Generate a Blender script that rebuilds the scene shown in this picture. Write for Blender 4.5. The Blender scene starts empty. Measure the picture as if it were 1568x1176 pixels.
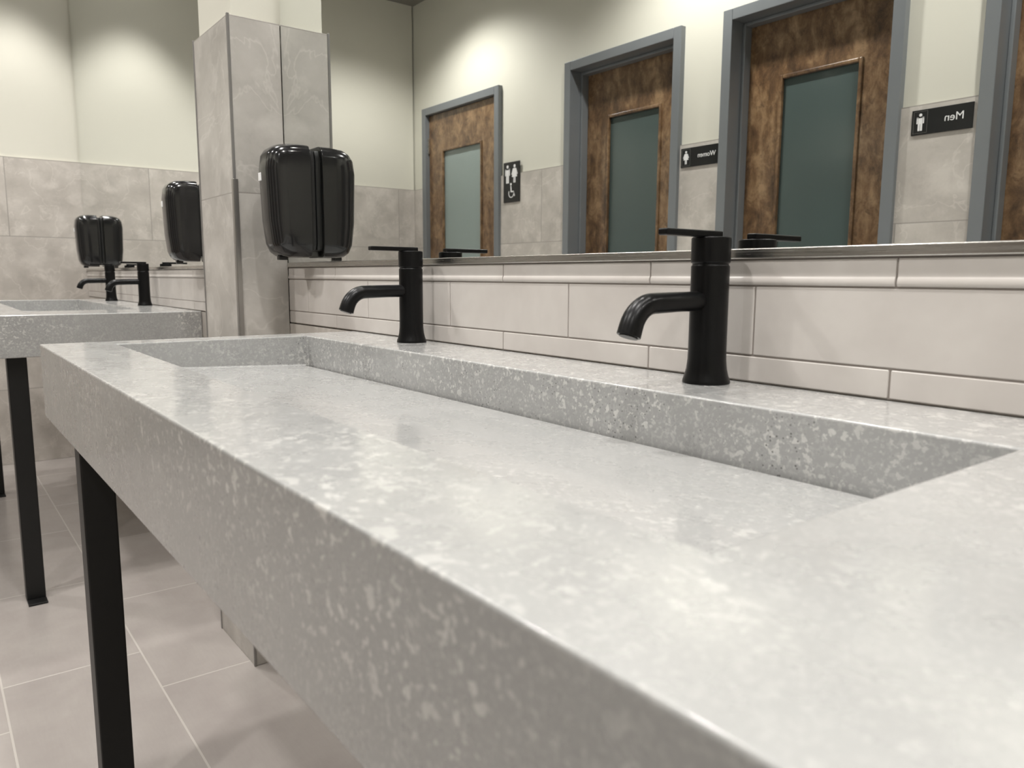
import bpy, bmesh, math, random
from mathutils import Vector, Matrix
random.seed(3)
sc=bpy.context.scene
# ------------------------------------------------ dimensions
CT=.864; XE=-4.68; XR=1.8; YB=-2.02; CEIL=2.75
XC0,XC1,YC=-2.11,-1.843,-.122
ZT=CT+.698
# ------------------------------------------------ material helpers
def lin(r,g,b):
    f=lambda c:(c/255/12.92) if c/255<=.04045 else ((c/255+.055)/1.055)**2.4
    return (f(r),f(g),f(b),1)
class M:
    def __init__(s,name):
        s.m=bpy.data.materials.new(name);s.m.use_nodes=True
        s.t=s.m.node_tree;s.b=s.t.nodes['Principled BSDF']
    def n(s,typ,**k):
        nd=s.t.nodes.new(typ)
        for a,v in k.items():setattr(nd,a,v)
        return nd
    def l(s,a,b):s.t.links.new(a,b)
    def coord(s):
        return s.n('ShaderNodeTexCoord').outputs['Object']
    def ramp(s,fac,stops,mode='LINEAR'):
        r=s.n('ShaderNodeValToRGB');r.color_ramp.interpolation=mode
        e=r.color_ramp.elements
        while len(e)<len(stops):e.new(.5)
        for i,(p,c) in enumerate(stops):
            e[i].position=p;e[i].color=c if len(c)==4 else (*c,1)
        s.l(fac,r.inputs['Fac']);return r.outputs['Color']
    def noise(s,vec,scale,detail=4,rough=.55,dist=0):
        nd=s.n('ShaderNodeTexNoise');nd.inputs['Scale'].default_value=scale
        nd.inputs['Detail'].default_value=detail;nd.inputs['Roughness'].default_value=rough
        nd.inputs['Distortion'].default_value=dist
        if vec is not None:s.l(vec,nd.inputs['Vector'])
        return nd.outputs['Fac']
    def mix(s,fac,a,b,mode='MIX'):
        nd=s.n('ShaderNodeMix',data_type='RGBA',blend_type=mode)
        for v,i in((fac,0),(a,6),(b,7)):
            if isinstance(v,bpy.types.NodeSocket):s.l(v,nd.inputs[i])
            else:nd.inputs[i].default_value=v
        return nd.outputs[2]
    def math(s,op,a,b=None):
        nd=s.n('ShaderNodeMath',operation=op)
        for v,i in((a,0),(b,1)):
            if v is None:continue
            if isinstance(v,bpy.types.NodeSocket):s.l(v,nd.inputs[i])
            else:nd.inputs[i].default_value=v
        return nd.outputs[0]
    def bump(s,h,strength=.2,dist=.002):
        nd=s.n('ShaderNodeBump');nd.inputs['Strength'].default_value=strength;nd.inputs['Distance'].default_value=dist
        s.l(h,nd.inputs['Height']);s.l(nd.outputs['Normal'],s.b.inputs['Normal'])
    def set(s,col=None,rough=None,metal=None,**k):
        if col is not None:
            if isinstance(col,bpy.types.NodeSocket):s.l(col,s.b.inputs['Base Color'])
            else:s.b.inputs['Base Color'].default_value=col
        if rough is not None:
            if isinstance(rough,bpy.types.NodeSocket):s.l(rough,s.b.inputs['Roughness'])
            else:s.b.inputs['Roughness'].default_value=rough
        if metal is not None:s.b.inputs['Metallic'].default_value=metal
        for a,v in k.items():s.b.inputs[a.replace('_',' ')].default_value=v
        return s.m
def plain(name,col,rough=.5,metal=0,nz=.04,scale=40,**k):
    m=M(name);c=m.coord();f=m.noise(c,scale,3)
    d=tuple(max(0,x*(1-nz)) for x in col[:3])+(1,);u=tuple(min(1,x*(1+nz)) for x in col[:3])+(1,)
    return m.set(m.mix(f,d,u),rough,metal,**k)

def concrete():
    m=M('polished_concrete');c=m.coord()
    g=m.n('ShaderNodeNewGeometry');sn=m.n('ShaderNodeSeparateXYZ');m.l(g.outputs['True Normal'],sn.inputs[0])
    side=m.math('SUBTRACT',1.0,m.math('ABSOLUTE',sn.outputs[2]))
    big=m.noise(c,5,5,.6)
    base=m.ramp(big,[(.3,lin(149,149,148)),(.7,lin(161,161,160))])
    # level faces mixed paler: brightness of the lit top put into the colour
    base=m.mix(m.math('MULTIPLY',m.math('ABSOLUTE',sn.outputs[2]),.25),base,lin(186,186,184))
    fine=m.noise(c,300,2,.5)
    base=m.mix(m.math('MULTIPLY',m.ramp(fine,[(.52,(0,0,0)),(.64,(1,1,1))]),.38),base,lin(184,183,181))
    s=m.n('ShaderNodeSeparateXYZ');m.l(c,s.inputs[0])
    zt=m.n('ShaderNodeMapRange');zt.inputs['From Min'].default_value=CT-.118;zt.inputs['From Max'].default_value=CT-.035;zt.inputs['To Min'].default_value=.05;m.l(s.outputs[2],zt.inputs['Value'])
    outer=m.math('LESS_THAN',s.outputs[1],-.5)
    boost=m.math('ADD',1.0,m.math('MULTIPLY',m.math('MULTIPLY',side,outer),.45))
    mask=m.math('MULTIPLY',m.ramp(m.noise(c,3.1,4,.65),[(.40,(0,0,0)),(.56,(1,1,1))]),zt.outputs[0])
    mask=m.math('MULTIPLY',mask,boost)
    th=m.ramp(m.noise(c,84,2.2,.5,.2),[(.61,(0,0,0)),(.645,(1,1,1))])
    chips2=m.ramp(m.noise(c,165,2,.5,.2),[(.60,(0,0,0)),(.64,(1,1,1))])
    sp=m.math('MAXIMUM',m.math('MULTIPLY',th,m.math('ADD',m.math('MULTIPLY',mask,.6),.04)),m.math('MULTIPLY',chips2,m.math('ADD',m.math('MULTIPLY',mask,.5),.10)))
    col=m.mix(sp,base,lin(212,211,207))
    v=m.n('ShaderNodeTexVoronoi');v.inputs['Scale'].default_value=185;m.l(c,v.inputs['Vector'])
    pit=m.ramp(v.outputs['Distance'],[(.13,(1,1,1)),(.22,(0,0,0))])
    pm=m.ramp(m.noise(c,12,3,.7),[(.44,(0,0,0)),(.56,(1,1,1))])
    p=m.math('MULTIPLY',pit,pm)
    ins=m.math('GREATER_THAN',s.outputs[1],-.2)
    p=m.math('MULTIPLY',m.math('MULTIPLY',p,side),m.math('ADD',m.math('MULTIPLY',ins,.8),.2))
    col=m.mix(m.math('MULTIPLY',p,.75),col,lin(66,66,64))
    r=m.ramp(m.noise(c,22,4,.6),[(.3,(.22,.22,.22)),(.7,(.34,.34,.34))])
    m.set(col,r)
    m.b.inputs['Coat Weight'].default_value=.6;m.b.inputs['Coat Roughness'].default_value=.1
    h=m.math('SUBTRACT',m.math('MULTIPLY',m.noise(c,35,4,.6),.5),p)
    m.bump(h,.1,.001)
    return m.m
def stone_tile(name,ax,w,h,off,ox=0,oz=0,c1=(176,170,163),c2=(198,192,185),grout=(156,151,145),rough=.34,gw=.004,freq=2,vein=True):
    m=M(name);c=m.coord()
    s=m.n('ShaderNodeSeparateXYZ');m.l(c,s.inputs[0])
    cb=m.n('ShaderNodeCombineXYZ')
    a=m.math('ADD',s.outputs[ax[0]],ox);b=m.math('ADD',s.outputs[ax[1]],oz)
    m.l(a,cb.inputs[0]);m.l(b,cb.inputs[1])
    br=m.n('ShaderNodeTexBrick');br.offset=off;br.offset_frequency=freq;br.squash=1
    m.l(cb.outputs[0],br.inputs['Vector'])
    for k,v in(('Scale',1),('Mortar Size',gw/2),('Mortar Smooth',.1),('Bias',0),('Brick Width',w),('Row Height',h)):br.inputs[k].default_value=v
    br.inputs['Color1'].default_value=(.25,.25,.25,1);br.inputs['Color2'].default_value=(.75,.75,.75,1);br.inputs['Mortar'].default_value=(.5,.5,.5,1)
    rnd=br.outputs['Color']
    vm=m.n('ShaderNodeVectorMath',operation='MULTIPLY_ADD');m.l(rnd,vm.inputs[0]);vm.inputs[1].default_value=(7,5,9);m.l(c,vm.inputs[2])
    n1=m.noise(vm.outputs[0],5.5,5,.6,.3)
    col=m.ramp(n1,[(.33,lin(*c1)),(.66,lin(*c2))])
    if vein:
        n2=m.noise(vm.outputs[0],5,4,.55,.5)
        vn=m.ramp(m.math('ABSOLUTE',m.math('SUBTRACT',n2,.5)),[(0,(1,1,1)),(.012,(0,0,0))])
        col=m.mix(m.math('MULTIPLY',vn,.3),col,lin(*[min(255,x+28) for x in c2]))
        n3=m.noise(vm.outputs[0],9,6,.65,.2)
        col=m.mix(m.math('MULTIPLY',m.ramp(n3,[(.5,(0,0,0)),(.7,(1,1,1))]),.45),col,lin(*[x-20 for x in c1]))
        n4=m.noise(vm.outputs[0],11,5,.6,.2)
        col=m.mix(m.math('MULTIPLY',m.ramp(n4,[(.52,(0,0,0)),(.66,(1,1,1))]),.4),col,lin(*[min(255,x+16) for x in c2]))
    else:
        mp=m.n('ShaderNodeMapping');mp.inputs['Scale'].default_value=(.12,1,1);m.l(c,mp.inputs[0])
        col=m.mix(m.math('MULTIPLY',m.noise(mp.outputs[0],160,3,.6),.3),col,lin(*[x-14 for x in c1]))
    col=m.mix(br.outputs['Fac'],col,lin(*grout))
    m.set(col,rough)
    m.bump(m.math('SUBTRACT',1.0,br.outputs['Fac']),.5,.0015)
    return m.m
def wood():
    m=M('stained_birch_wood');c=m.coord()
    mp=m.n('ShaderNodeMapping');mp.inputs['Scale'].default_value=(1,1,.55);m.l(c,mp.inputs[0])
    n1=m.noise(mp.outputs[0],15,8,.72,.35)
    mp2=m.n('ShaderNodeMapping');mp2.inputs['Scale'].default_value=(1,1,.05);m.l(c,mp2.inputs[0])
    n2=m.noise(mp2.outputs[0],110,4,.6,.2)
    col=m.ramp(n1,[(.34,lin(62,44,30)),(.48,lin(114,87,60)),(.64,lin(160,131,98))])
    kn=m.ramp(m.noise(c,28,4,.65,.3),[(.56,(0,0,0)),(.70,(1,1,1))])
    col=m.mix(m.math('MULTIPLY',kn,.65),col,lin(54,39,27))
    col=m.mix(m.math('MULTIPLY',n2,.4),col,lin(90,67,46),'MIX')
    m.set(col,.3);m.b.inputs['Coat Weight'].default_value=.5;m.b.inputs['Coat Roughness'].default_value=.12
    return m.m
def paint(name,col):
    m=M(name);c=m.coord();n=m.noise(c,1.5,2);col2=tuple(x*.95 for x in col[:3])+(1,)
    m.set(m.mix(n,col,col2),.6);m.bump(m.noise(c,220,3,.6),.12,.001);return m.m
def brushed():
    m=M('brushed_steel');c=m.coord()
    mp=m.n('ShaderNodeMapping');mp.inputs['Scale'].default_value=(.02,1,1);m.l(c,mp.inputs[0])
    n=m.noise(mp.outputs[0],400,2)
    m.set(lin(200,197,192),m.ramp(n,[(.3,(.2,.2,.2)),(.7,(.32,.32,.32))]),1);return m.m
def glaze():
    m=M('glazed_cream_tile');c=m.coord()
    n=m.noise(c,7,4,.6,.2);col=m.ramp(n,[(.3,lin(188,182,177)),(.7,lin(204,199,194))])
    m.set(col,.24);m.bump(m.noise(c,14,2),.06,.004);return m.m
MC=concrete()
M_wainx=stone_tile('marble_wall_tile_x',(0,2),.78,.39,.5,ox=.2,oz=0)
M_wainy=stone_tile('marble_wall_tile_y',(1,2),.78,.39,.5,ox=.335,oz=0)
M_col=stone_tile('marble_column_tile',(0,2),9,.39,0,ox=4,oz=0,c1=(168,164,158),c2=(192,188,182),gw=.003)
M_floor=stone_tile('porcelain_floor_tile',(0,1),.61,.305,.36,ox=1.88+.61*10,oz=.335+.305*21,c1=(161,154,150),c2=(172,166,161),grout=(188,182,176),rough=.2,freq=2,gw=.005,vein=False)
M_paint=paint('cream_wall_paint',lin(212,210,198))
M_ceil=paint('ceiling_paint',lin(128,125,118))
M_sub=glaze()
M_grout=plain('tile_grout',lin(142,134,128),.8)
M_mir=M('mirror_silver');M_mir=M_mir.set(lin(240,242,240),.0,1)
M_steel=brushed()
M_black=plain('matte_black_metal',lin(20,20,21),.32,.6,.1,80)
M_leg=plain('black_powder_coat',lin(19,19,19),.45,.2,.1,120)
M_plast=plain('smoked_black_plastic',lin(25,25,26),.17,0,.05,30,Coat_Weight=.4)
M_plast2=plain('dark_grey_plastic',lin(34,34,34),.35)
M_frame=plain('grey_painted_steel_frame',lin(122,126,129),.26,.15,.04,8)
M_wood=wood()
M_glass_d=plain('frosted_dark_glass',lin(75,87,85),.14,0,.06,3)
M_glass_l=plain('frosted_backlit_glass',lin(142,155,152),.25,0,.05,3)  # same glass in a paler colour, standing in for light behind the door
M_sign=plain('black_sign_acrylic',lin(18,19,21),.3)
M_white=plain('white_sign_print',lin(232,232,232),.5,0,.01)
M_trim=plain('aluminium_edge_trim',lin(146,144,142),.35,.6)
M_guard=plain('steel_corner_guard',lin(170,167,163),.3,.85)
M_lamp=M('downlight_lens');M_lamp.b.inputs['Emission Color'].default_value=(1,.97,.92,1);M_lamp.b.inputs['Emission Strength'].default_value=18;M_lamp=M_lamp.set((1,.97,.92,1),.5)
M_wt=plain('white_enamel',lin(225,224,220),.4)
# ------------------------------------------------ mesh helpers
def mkobj(name,bm,mat,parent=None,smooth=False,bevel=0,seg=2,angle=30):
    bmesh.ops.recalc_face_normals(bm,faces=bm.faces)
    me=bpy.data.meshes.new(name);bm.to_mesh(me);bm.free()
    ob=bpy.data.objects.new(name,me);sc.collection.objects.link(ob)
    for mm in (mat if isinstance(mat,list) else [mat]):me.materials.append(mm)
    if smooth:
        for p in me.polygons:p.use_smooth=True
    if bevel:
        b=ob.modifiers.new('bevel','BEVEL');b.width=bevel;b.segments=seg;b.limit_method='ANGLE';b.angle_limit=math.radians(angle)
        b.harden_normals=False
        for p in me.polygons:p.use_smooth=True
        w=ob.modifiers.new('wn','WEIGHTED_NORMAL');w.keep_sharp=True
    if parent:ob.parent=parent
    return ob
def addbox(bm,x0,x1,y0,y1,z0,z1,mi=0):
    v=[bm.verts.new((x,y,z)) for x in(x0,x1) for y in(y0,y1) for z in(z0,z1)]
    for f in((0,1,3,2),(4,6,7,5),(0,4,5,1),(2,3,7,6),(0,2,6,4),(1,5,7,3)):
        fc=bm.faces.new([v[i] for i in f]);fc.material_index=mi
def box(name,x0,x1,y0,y1,z0,z1,mat,parent=None,bevel=0,seg=2):
    bm=bmesh.new();addbox(bm,x0,x1,y0,y1,z0,z1);return mkobj(name,bm,mat,parent,bevel=bevel,seg=seg)
def empty(name,loc=(0,0,0)):
    e=bpy.data.objects.new(name,None);sc.collection.objects.link(e);e.location=loc;e.empty_display_size=.05;return e
def lathe(bm,prof,c=(0,0,0),n=40):
    rings=[]
    for r,z in prof:
        if r<1e-6:rings.append([bm.verts.new((c[0],c[1],c[2]+z))])
        else:rings.append([bm.verts.new((c[0]+r*math.cos(2*math.pi*i/n),c[1]+r*math.sin(2*math.pi*i/n),c[2]+z)) for i in range(n)])
    for a,b in zip(rings,rings[1:]):
        for i in range(n):
            j=(i+1)%n
            if len(a)==1:bm.faces.new((a[0],b[i],b[j]))
            elif len(b)==1:bm.faces.new((a[i],a[j],b[0]))
            else:bm.faces.new((a[i],a[j],b[j],b[i]))
def sweep(bm,pts,rad,n=24):
    rings=[]
    for i,(y,z) in enumerate(pts):
        a=pts[max(0,i-1)];b=pts[min(len(pts)-1,i+1)]
        d=Vector((0,b[0]-a[0],b[1]-a[1])).normalized();s=Vector((1,0,0));u=s.cross(d)
        r=rad[i]
        rings.append([bm.verts.new(Vector((0,y,z))+s*r*math.cos(2*math.pi*k/n)+u*r*math.sin(2*math.pi*k/n)) for k in range(n)])
    for a,b in zip(rings,rings[1:]):
        for i in range(n):bm.faces.new((a[i],a[(i+1)%n],b[(i+1)%n],b[i]))
    bm.faces.new(rings[0]);bm.faces.new(rings[-1])
# ------------------------------------------------ room shell
box('floor',XE-.1,XR+.1,YB-.25,.12,-.1,0,M_floor)
box('ceiling',XE-.1,XR+.1,YB-.25,.12,CEIL,CEIL+.1,M_ceil)
box('wall_mirror_side',XE-.1,XR+.1,.01,.12,0,CEIL,M_paint)
box('wall_end',XE-.1,XE-.01,YB,.01,0,CEIL,M_paint)
box('wall_right',XR,XR+.1,YB,.01,0,CEIL,M_paint)
box('trim_wainscot_end',XE-.01,XE,YB+.001,.009,0,ZT,M_wainy)
box('trim_wainscot_mirror_side',XE,XR-.001,0,.0099,0,CT-.002,M_wainx)
A=(-4.5493,-3.6955);B=(-3.1255,-2.3556);C=(-2.1345,-1.3767);D=(-1.125,-.365);E_=(.2,.96)
doors=[A,B,C,D,E_];ZD=CT+1.2027
bmw=bmesh.new();bmt=bmesh.new()
x=XE-.1
for a,b in doors+[(XR+.1,None)]:
    addbox(bmw,x,a,YB-.15,YB-.01,0,CEIL)
    xa=max(x,XE);xb=min(a,XR)
    addbox(bmt,xa,xb,YB-.01,YB,0,ZT)
    if b is None:break
    addbox(bmw,a,b,YB-.15,YB-.01,ZD,CEIL)
    x=b
mkobj('wall_door_side',bmw,M_paint)
mkobj('trim_wainscot_door_side',bmt,M_wainx)
FW=.045
for i,(a,b) in enumerate(doors):
    rec=.012 if i==0 else .10
    d=empty('door_%d'%(i+1),((a+b)/2,YB,0))
    cx=(a+b)/2;hw=(b-a)/2
    bm=bmesh.new()
    def fr(x0,x1,y0,y1,z0,z1):addbox(bm,x0,x1,y0,y1,z0,z1)
    fr(-hw,-hw+FW,-.15,.018,0,ZD);fr(hw-FW,hw,-.15,.018,0,ZD);fr(-hw+FW,hw-FW,-.15,.018,ZD-FW,ZD)
    st=rec
    if i>0:
        fr(-hw+FW,-hw+FW+.014,-st,-st+.045,0,ZD-FW);fr(hw-FW-.014,hw-FW,-st,-st+.045,0,ZD-FW);fr(-hw+FW+.014,hw-FW-.014,-st,-st+.045,ZD-FW-.014,ZD-FW)
    mkobj('frame',bm,M_frame,d,bevel=.003)
    x0,x1=-hw+FW+.003,hw-FW-.003;z0,z1=.01,ZD-FW-.003
    y1=-rec;y0=y1-.042
    s=.155;gt=ZD-.275;gb=.45
    bm=bmesh.new()
    addbox(bm,x0,x0+s,y0,y1,z0,z1);addbox(bm,x1-s,x1,y0,y1,z0,z1)
    addbox(bm,x0+s,x1-s,y0,y1,gt,z1);addbox(bm,x0+s,x1-s,y0,y1,z0,gb)
    mkobj('leaf',bm,M_wood,d)
    bm=bmesh.new();t=.016
    gx0,gx1=x0+s,x1-s
    addbox(bm,gx0,gx0+t,y1-.01,y1+.007,gb,gt);addbox(bm,gx1-t,gx1,y1-.01,y1+.007,gb,gt)
    addbox(bm,gx0+t,gx1-t,y1-.01,y1+.007,gt-t,gt);addbox(bm,gx0+t,gx1-t,y1-.01,y1+.007,gb,gb+t)
    mkobj('glazing_bead',bm,M_wood,d,bevel=.004)
    box('glass',gx0+t-.004,gx1-t+.004,y0+.01,y1-.012,gb,gt,M_glass_l if i==0 else M_glass_d,d)
    if i==0:
        for k,hz in enumerate((.25,1.0,1.78)):
            box('hinge_%d'%k,x0-.012,x0+.012,y1-.002,y1+.014,hz,hz+.1,M_steel,d,bevel=.003)
    bm=bmesh.new();hx=x1-.06
    lathe(bm,[(0,0),(.026,0),(.026,.008),(.01,.010),(.01,.045),(0,.045)],n=24)
    bmesh.ops.rotate(bm,verts=bm.verts,matrix=Matrix.Rotation(-math.pi/2,3,'X'))
    addbox(bm,-.11,.012,.036,.048,-.009,.009)
    bmesh.ops.translate(bm,verts=bm.verts,vec=(hx,y1,.96))
    mkobj('lever_handle',bm,M_steel,d,bevel=.003)
# column
col=empty('column',((XC0+XC1)/2,YC/2,0));
hx=(XC1-XC0)/2
box('tiled_shaft',-hx,hx,YC/2,-YC/2-.0005,0,ZT,M_col,col,bevel=.0015)
box('painted_shaft',-hx+.012,hx-.012,YC/2+.012,-YC/2+.009,ZT,CEIL-.001,M_paint,col)
for k,(tx,ty) in enumerate(((hx,YC/2),(-hx,YC/2))):
    box('edge_trim_%d'%k,tx-.004,tx+.0022,ty-.0022,ty+.004,0,ZT+.002,M_trim,col,bevel=.001)
bm=bmesh.new()
addbox(bm,hx-.008,hx+.004,YC/2-.004,YC/2-.0024,.06,1.2);addbox(bm,hx+.0024,hx+.004,YC/2-.0024,YC/2+.008,.06,1.2)
mkobj('corner_guard',bm,M_guard,col,bevel=.0006)
# backsplash tiles
Z1,Z2,ZM=CT+.1060,CT+.0297,CT+.1456
def backsplash(x0,x1,xt):
    e=empty('subway_tile_backsplash',((x0+x1)/2,0,CT))
    cx=(x0+x1)/2
    bm=bmesh.new()
    g=.0009
    for zz0,zz1,off in((CT+.0005,Z2,.1525),(Z2,Z1,0)):
        k=math.floor((x0-xt-off)/.305)
        while True:
            a=xt+off+k*.305;b=a+.305;k+=1
            if a>=x1:break
            a=max(a,x0);b=min(b,x1)
            if b-a<.004:continue
            addbox(bm,a+g-cx,b-g-cx,0,.009,zz0+g-CT,zz1-g-CT)
    mkobj('field_tiles',bm,M_sub,e,bevel=.0013,seg=2)
    bm=bmesh.new()
    k=math.floor((x0-xt-.1525)/.305)
    prof=[(.009,0),(.0,0),(-.0012,.0012),(-.0016,.003),(-.0016,.0050),(-.0010,.0074),(0,.009),(0,.0265),(.009,.0265)]
    while True:
        a=xt+.1525+k*.305;b=a+.305;k+=1
        if a>=x1:break
        a=max(a,x0);b=min(b,x1)
        if b-a<.004:continue
        va=[bm.verts.new((a+g-cx,y,Z1+g+z-CT)) for y,z in prof];vb=[bm.verts.new((b-g-cx,y,Z1+g+z-CT)) for y,z in prof]
        bm.faces.new(va);bm.faces.new(vb[::-1])
        for i in range(len(prof)):
            j=(i+1)%len(prof);bm.faces.new((va[i],vb[i],vb[j],va[j]))
    mkobj('cap_tiles',bm,M_sub,e,bevel=.0008)
    box('grout',x0-cx,x1-cx,.0014,.0098,.0005,ZM-CT-.010,M_grout,e)
backsplash(XC1,XR-.002,-.8131)
backsplash(XE+.001,XC0,-.8131+.305*3.4)
def mirror(x0,x1):
    e=empty('wall_mirror',((x0+x1)/2,0,ZM));cx=(x0+x1)/2
    box('mirror_glass',x0-cx,x1-cx,0,.0095,-.008,1.6,M_mir,e)
    box('bottom_channel',x0-cx,x1-cx,-.004,-.0005,-.0105,.0005,M_steel,e,bevel=.0012)
mirror(XC1+.0025,XR-.003);mirror(XE+.001,XC0-.0025)
# ------------------------------------------------ vanity
T=.122;WC=.57
def vanity(x0):
    e=empty('concrete_sink_vanity',(x0,0,0))
    L=1.545;xa,xb=.065,1.287
    yb,yf=-.1317,-.4654
    bm=bmesh.new()
    V=lambda x,y,z:bm.verts.new((x,y,CT+z))
    ot=[V(0,-WC,0),V(L,-WC,0),V(L,-.0005,0),V(0,-.0005,0)]
    ob=[V(0,-WC,-T),V(L,-WC,-T),V(L,-.0005,-T),V(0,-.0005,-T)]
    prof=[(yf,0),(yf,-.044),(yb-.006,-.057),(yb-.006,-.075),(yb,-.075),(yb,0)]
    pa=[V(xa,y,z) for y,z in prof];pb=[V(xb,y,z) for y,z in prof]
    F=bm.faces.new
    F((ot[0],ot[1],pb[0],pa[0]));F((ot[1],ot[2],pb[5],pb[0]));F((ot[2],ot[3],pa[5],pb[5]));F((ot[3],ot[0],pa[0],pa[5]))
    for i in range(5):F((pa[i],pb[i],pb[i+1],pa[i+1]))
    F(pa);F(pb[::-1])
    for i in range(4):
        j=(i+1)%4;F((ot[i],ob[i],ob[j],ot[j]))
    F(ob)
    mkobj('slab',bm,MC,e,bevel=.0038,seg=4)
    for k,lx in enumerate((.07,L-.07)):
        bm=bmesh.new();w=.025
        addbox(bm,lx-w,lx+w,-.512-w,-.512+w,.005,CT-T-.0005)
        mkobj('leg_%d'%k,bm,M_leg,e,bevel=.003)
        box('foot_plate_%d'%k,lx-w-.002,lx+w+.045,-.512-w,-.512+w,0,.006,M_leg,e,bevel=.001)
vanity(-1.485);vanity(-2.5926-1.545)
# ------------------------------------------------ faucets
def faucet(x):
    e=empty('faucet',(x,-.041,CT))
    bm=bmesh.new()
    lathe(bm,[(0,0),(.0255,0),(.0258,.0015),(.0252,.004),(.0235,.009),(.0218,.016),(.0208,.026),(.0205,.04),(.0205,.1265),(.0195,.1275),(.0192,.1285),(.0192,.1295),(.0208,.1305),(.021,.1315),(.021,.1560),(.0200,.1575),(0,.1575)],n=48)
    mkobj('body',bm,M_black,e,smooth=True,bevel=.0004,angle=50)
    bm=bmesh.new()
    pts=[(-.012,.0895),(-.05,.0892),(-.088,.0882)];rad=[.0105,.0105,.0108]
    for k in range(1,9):
        a=math.radians(72*k/8);R=.034
        pts.append((-.088-R*math.sin(a),.0882-R*(1-math.cos(a))));rad.append(.0108+.0014*k/8)
    pts.append((pts[-1][0]-.003,pts[-1][1]-.0085));rad.append(.0124)
    sweep(bm,pts,rad,28)
    mkobj('spout',bm,M_black,e,smooth=True,bevel=.0006,angle=50)
    bm=bmesh.new();lathe(bm,[(0,0),(.0095,0),(.0095,.001),(0,.001)],n=24)
    ob=mkobj('aerator',bm,M_plast2,e,smooth=False)
    y,z=pts[-1];ob.location=(0,y-.0005,z-.0012);ob.rotation_euler=(math.radians(-20),0,0)
    box('lever',-.0065,.0065,-.078,.012,.1572,.1642,M_black,e,bevel=.0015)
for fx in(-.537,-1.1785,-3.19,-3.832):faucet(fx)
# ------------------------------------------------ soap dispensers (mounted on the mirror, facing the room)
def dispenser(x,z):
    e=empty('soap_dispenser',(x,-.0006,z));e.rotation_euler=(0,0,-math.pi/2)
    W=.0535
    def shell(name,x0,prof,mat,ex):
        bm=bmesh.new();rings=[]
        for z,d,w in prof:
            ring=[];n=24
            for k in range(n+1):
                a=-math.pi/2+math.pi*k/n
                cx=abs(math.cos(a))**ex*d;sy=math.copysign(abs(math.sin(a))**ex,math.sin(a))*w
                ring.append(bm.verts.new((x0+cx,sy,z)))
            rings.append(ring)
        for a,b in zip(rings,rings[1:]):
            for i in range(len(a)):
                j=(i+1)%len(a);bm.faces.new((a[i],a[j],b[j],b[i]))
        bm.faces.new(rings[0]);bm.faces.new(rings[-1])
        return mkobj(name,bm,mat,e,smooth=True,bevel=.0025,seg=3,angle=50)
    shell('back_housing',0,[(0.016,.02,W-.016),(.03,.03,W-.011),(.215,.03,W-.011),(.235,.02,W-.018)],M_plast2,.3)
    shell('cover',.012,[(0.0,.048,W-.018),(.003,.062,W-.012),(.012,.074,W-.006),(.03,.082,W-.002),(.08,.088,W),(.19,.092,W),(.220,.088,W-.001),(.233,.080,W-.005),(.242,.066,W-.012),(.246,.046,W-.024)],M_plast,.55)
    box('nozzle',.055,.075,-.008,.008,-.006,.003,M_plast2,e,bevel=.002)
    box('badge',.0985,.1045,-.0245,-.0085,.166,.184,M_white,e,bevel=.001)
dispenser(-1.708,CT+.1555);dispenser(-4.268,CT+.154);dispenser(-2.572,CT+.157)
# ------------------------------------------------ signs
def flat(bm,pts,y0=0,y1=.0012):
    a=[bm.verts.new((p[0],y0,p[1])) for p in pts];b=[bm.verts.new((p[0],y1,p[1])) for p in pts]
    bm.faces.new(a);bm.faces.new(b)
    for i in range(len(pts)):
        j=(i+1)%len(pts);bm.faces.new((a[i],a[j],b[j],b[i]))
def circ(cx,cz,r,n=20):return [(cx+r*math.cos(2*math.pi*i/n),cz+r*math.sin(2*math.pi*i/n)) for i in range(n)]
def person(bm,cx,cz,s,woman=False):
    R=lambda x0,x1,z0,z1:flat(bm,[(cx+x0*s,cz+z0*s),(cx+x1*s,cz+z0*s),(cx+x1*s,cz+z1*s),(cx+x0*s,cz+z1*s)])
    flat(bm,circ(cx,cz+.42*s,.09*s))
    if woman:
        flat(bm,[(cx-.24*s,cz-.18*s),(cx+.24*s,cz-.18*s),(cx+.1*s,cz+.3*s),(cx-.1*s,cz+.3*s)])
        R(-.09,-.02,-.5,-.17);R(.02,.09,-.5,-.17)
        flat(bm,[(cx-.1*s,cz+.3*s),(cx-.16*s,cz+.27*s),(cx-.29*s,cz-.03*s),(cx-.23*s,cz-.06*s)])
        flat(bm,[(cx+.1*s,cz+.3*s),(cx+.16*s,cz+.27*s),(cx+.29*s,cz-.03*s),(cx+.23*s,cz-.06*s)])
    else:
        R(-.13,.13,-.1,.3);R(-.13,-.015,-.5,-.1);R(.015,.13,-.5,-.1);R(-.22,-.155,-.08,.28);R(.155,.22,-.08,.28);R(-.22,.22,.24,.3)
def text(body,size,loc,parent):
    cu=bpy.data.curves.new('lettering','FONT');cu.body=body;cu.size=size;cu.extrude=.0006;cu.align_x='CENTER';cu.align_y='CENTER'
    cu.materials.append(M_white)
    ob=bpy.data.objects.new('lettering',cu);sc.collection.objects.link(ob);ob.parent=parent
    ob.matrix_local=Matrix(((-1,0,0,loc[0]),(0,0,1,loc[1]),(0,1,0,loc[2]),(0,0,0,1)))
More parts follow.
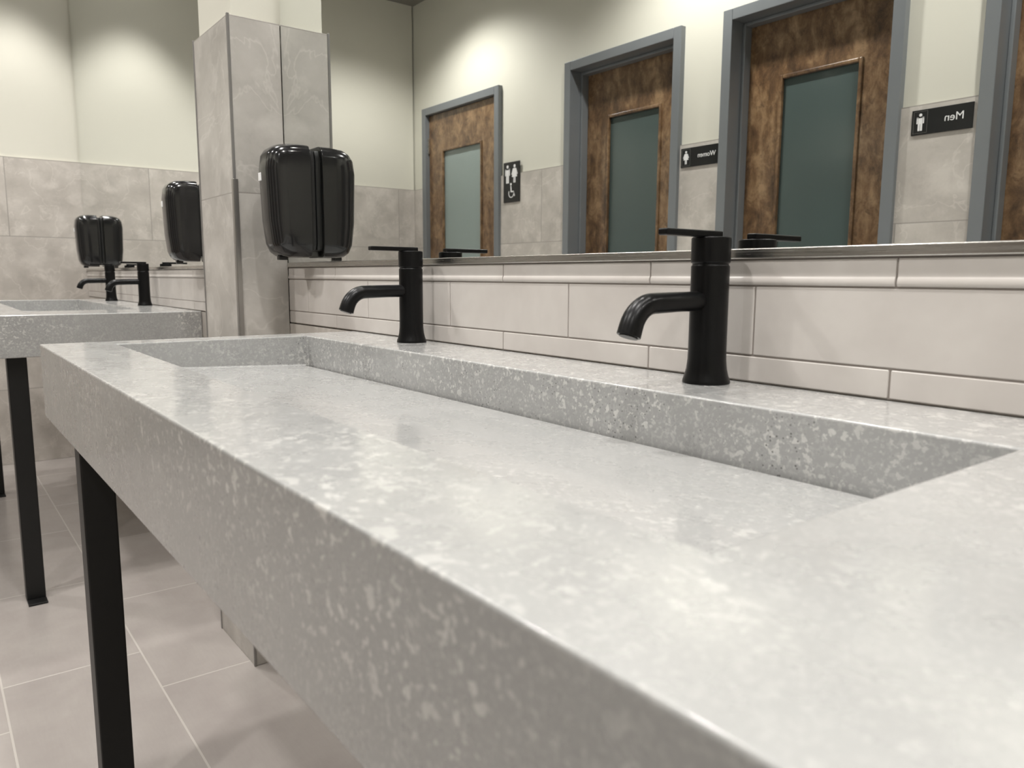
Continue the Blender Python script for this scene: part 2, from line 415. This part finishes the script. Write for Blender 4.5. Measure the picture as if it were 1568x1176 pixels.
def sign_h(cx,cz,w,txt,woman):
    e=empty('restroom_sign',(cx,YB,cz));h=.041
    box('plate',-w/2,w/2,.0005,.006,-h,h,M_sign,e,bevel=.0015)
    bm=bmesh.new();person(bm,-w/2+.030,.0,.056,woman);bmesh.ops.translate(bm,verts=bm.verts,vec=(0,.0061,0))
    mkobj('pictogram',bm,M_white,e)
    bm=bmesh.new();fx=-w/2+.030
    for x0,x1,z0,z1 in((-.022,.022,.035,.0357),(-.022,.022,-.0357,-.035),(-.0227,-.022,-.0357,.0357),(.022,.0227,-.0357,.0357)):
        flat(bm,[(fx+x0,z0),(fx+x1,z0),(fx+x1,z1),(fx+x0,z1)],.0061,.0066)
    mkobj('pictogram_border',bm,M_trim,e)
    text(txt,.036 if len(txt)<4 else .029,(w/2-.058,.0065,.003),e)
sign_h(-1.238,1.503,.196,'Men',False)
sign_h(-2.2447,1.503,.200,'Women',True)
e=empty('accessible_restroom_sign',(-3.585,YB,1.515))
box('plate',-.075,.075,.0005,.006,-.112,.112,M_sign,e,bevel=.0015)
bm=bmesh.new();person(bm,.03,.045,.1,True);person(bm,-.035,.045,.1,False)
for k in range(14):
    a0=math.radians(150+k*17);a1=math.radians(150+(k+1)*17);r0,r1=.021,.026
    flat(bm,[(r0*math.cos(a0),-.062+r0*math.sin(a0)),(r1*math.cos(a0),-.062+r1*math.sin(a0)),(r1*math.cos(a1),-.062+r1*math.sin(a1)),(r0*math.cos(a1),-.062+r0*math.sin(a1))])
flat(bm,circ(-.003,-.012,.007));flat(bm,[(-.007,-.022),(.001,-.022),(.004,-.05),(.022,-.05),(.034,-.078),(.028,-.081),(.018,-.057),(-.005,-.057)])
bmesh.ops.translate(bm,verts=bm.verts,vec=(0,.0061,0));mkobj('pictogram',bm,M_white,e)
# ------------------------------------------------ lights
def downlight(x,y,power,spot=120,size=.05,blend=.6):
    e=empty('recessed_downlight',(x,y,CEIL))
    bm=bmesh.new();lathe(bm,[(.055,-.001),(.085,-.001),(.088,-.006),(.062,-.012),(.055,-.004)],n=32);mkobj('bezel',bm,M_wt,e,smooth=True)
    bm=bmesh.new();lathe(bm,[(0,-.003),(.056,-.003),(.056,-.001),(0,-.001)],n=32);mkobj('lens',bm,M_lamp,e)
    ld=bpy.data.lights.new('lamp','SPOT');ld.energy=power;ld.spot_size=math.radians(spot);ld.spot_blend=blend;ld.shadow_soft_size=size;ld.color=(1,.972,.938)
    lo=bpy.data.objects.new('lamp',ld);sc.collection.objects.link(lo);lo.parent=e;lo.location=(0,0,-.03)
for x,y,p in((-4.35,-.28,62),(-3.5,-.36,66),(-2.35,-.36,64),(-1.25,-.36,68),(-.15,-.38,68),(.95,-.4,50),(-3.9,-1.5,66),(-2.2,-1.55,70),(-.7,-1.55,68),(.8,-1.55,45)):
    downlight(x,y,p,(135 if y<-1 else 115) if x>-4.2 else 75)
w=bpy.data.worlds.new('world');sc.world=w;w.use_nodes=True
w.node_tree.nodes['Background'].inputs[0].default_value=(.9,.95,1,1);w.node_tree.nodes['Background'].inputs[1].default_value=.3
# ------------------------------------------------ camera
yw,pt,rl=[math.radians(a) for a in(37.4654,7.9172,-.2837)]
fh=Vector((-math.cos(yw),math.sin(yw),0));right=Vector((math.sin(yw),math.cos(yw),0));dn=Vector((0,0,-1))
fwd=fh*math.cos(pt)+dn*math.sin(pt);down=dn*math.cos(pt)-fh*math.sin(pt)
R=right*math.cos(rl)+down*math.sin(rl);Dn=-right*math.sin(rl)+down*math.cos(rl)
m=Matrix((R,-Dn,-fwd)).transposed().to_4x4();m.translation=Vector((0,-.7216,CT+.1142))
cd=bpy.data.cameras.new('camera');cam=bpy.data.objects.new('camera',cd);sc.collection.objects.link(cam);cam.matrix_world=m
cd.sensor_width=36;cd.lens=36*1178.17/1568;cd.clip_start=.01
cd.dof.use_dof=True;cd.dof.focus_distance=1.25;cd.dof.aperture_fstop=10
sc.camera=cam
sc.view_settings.view_transform='Standard'
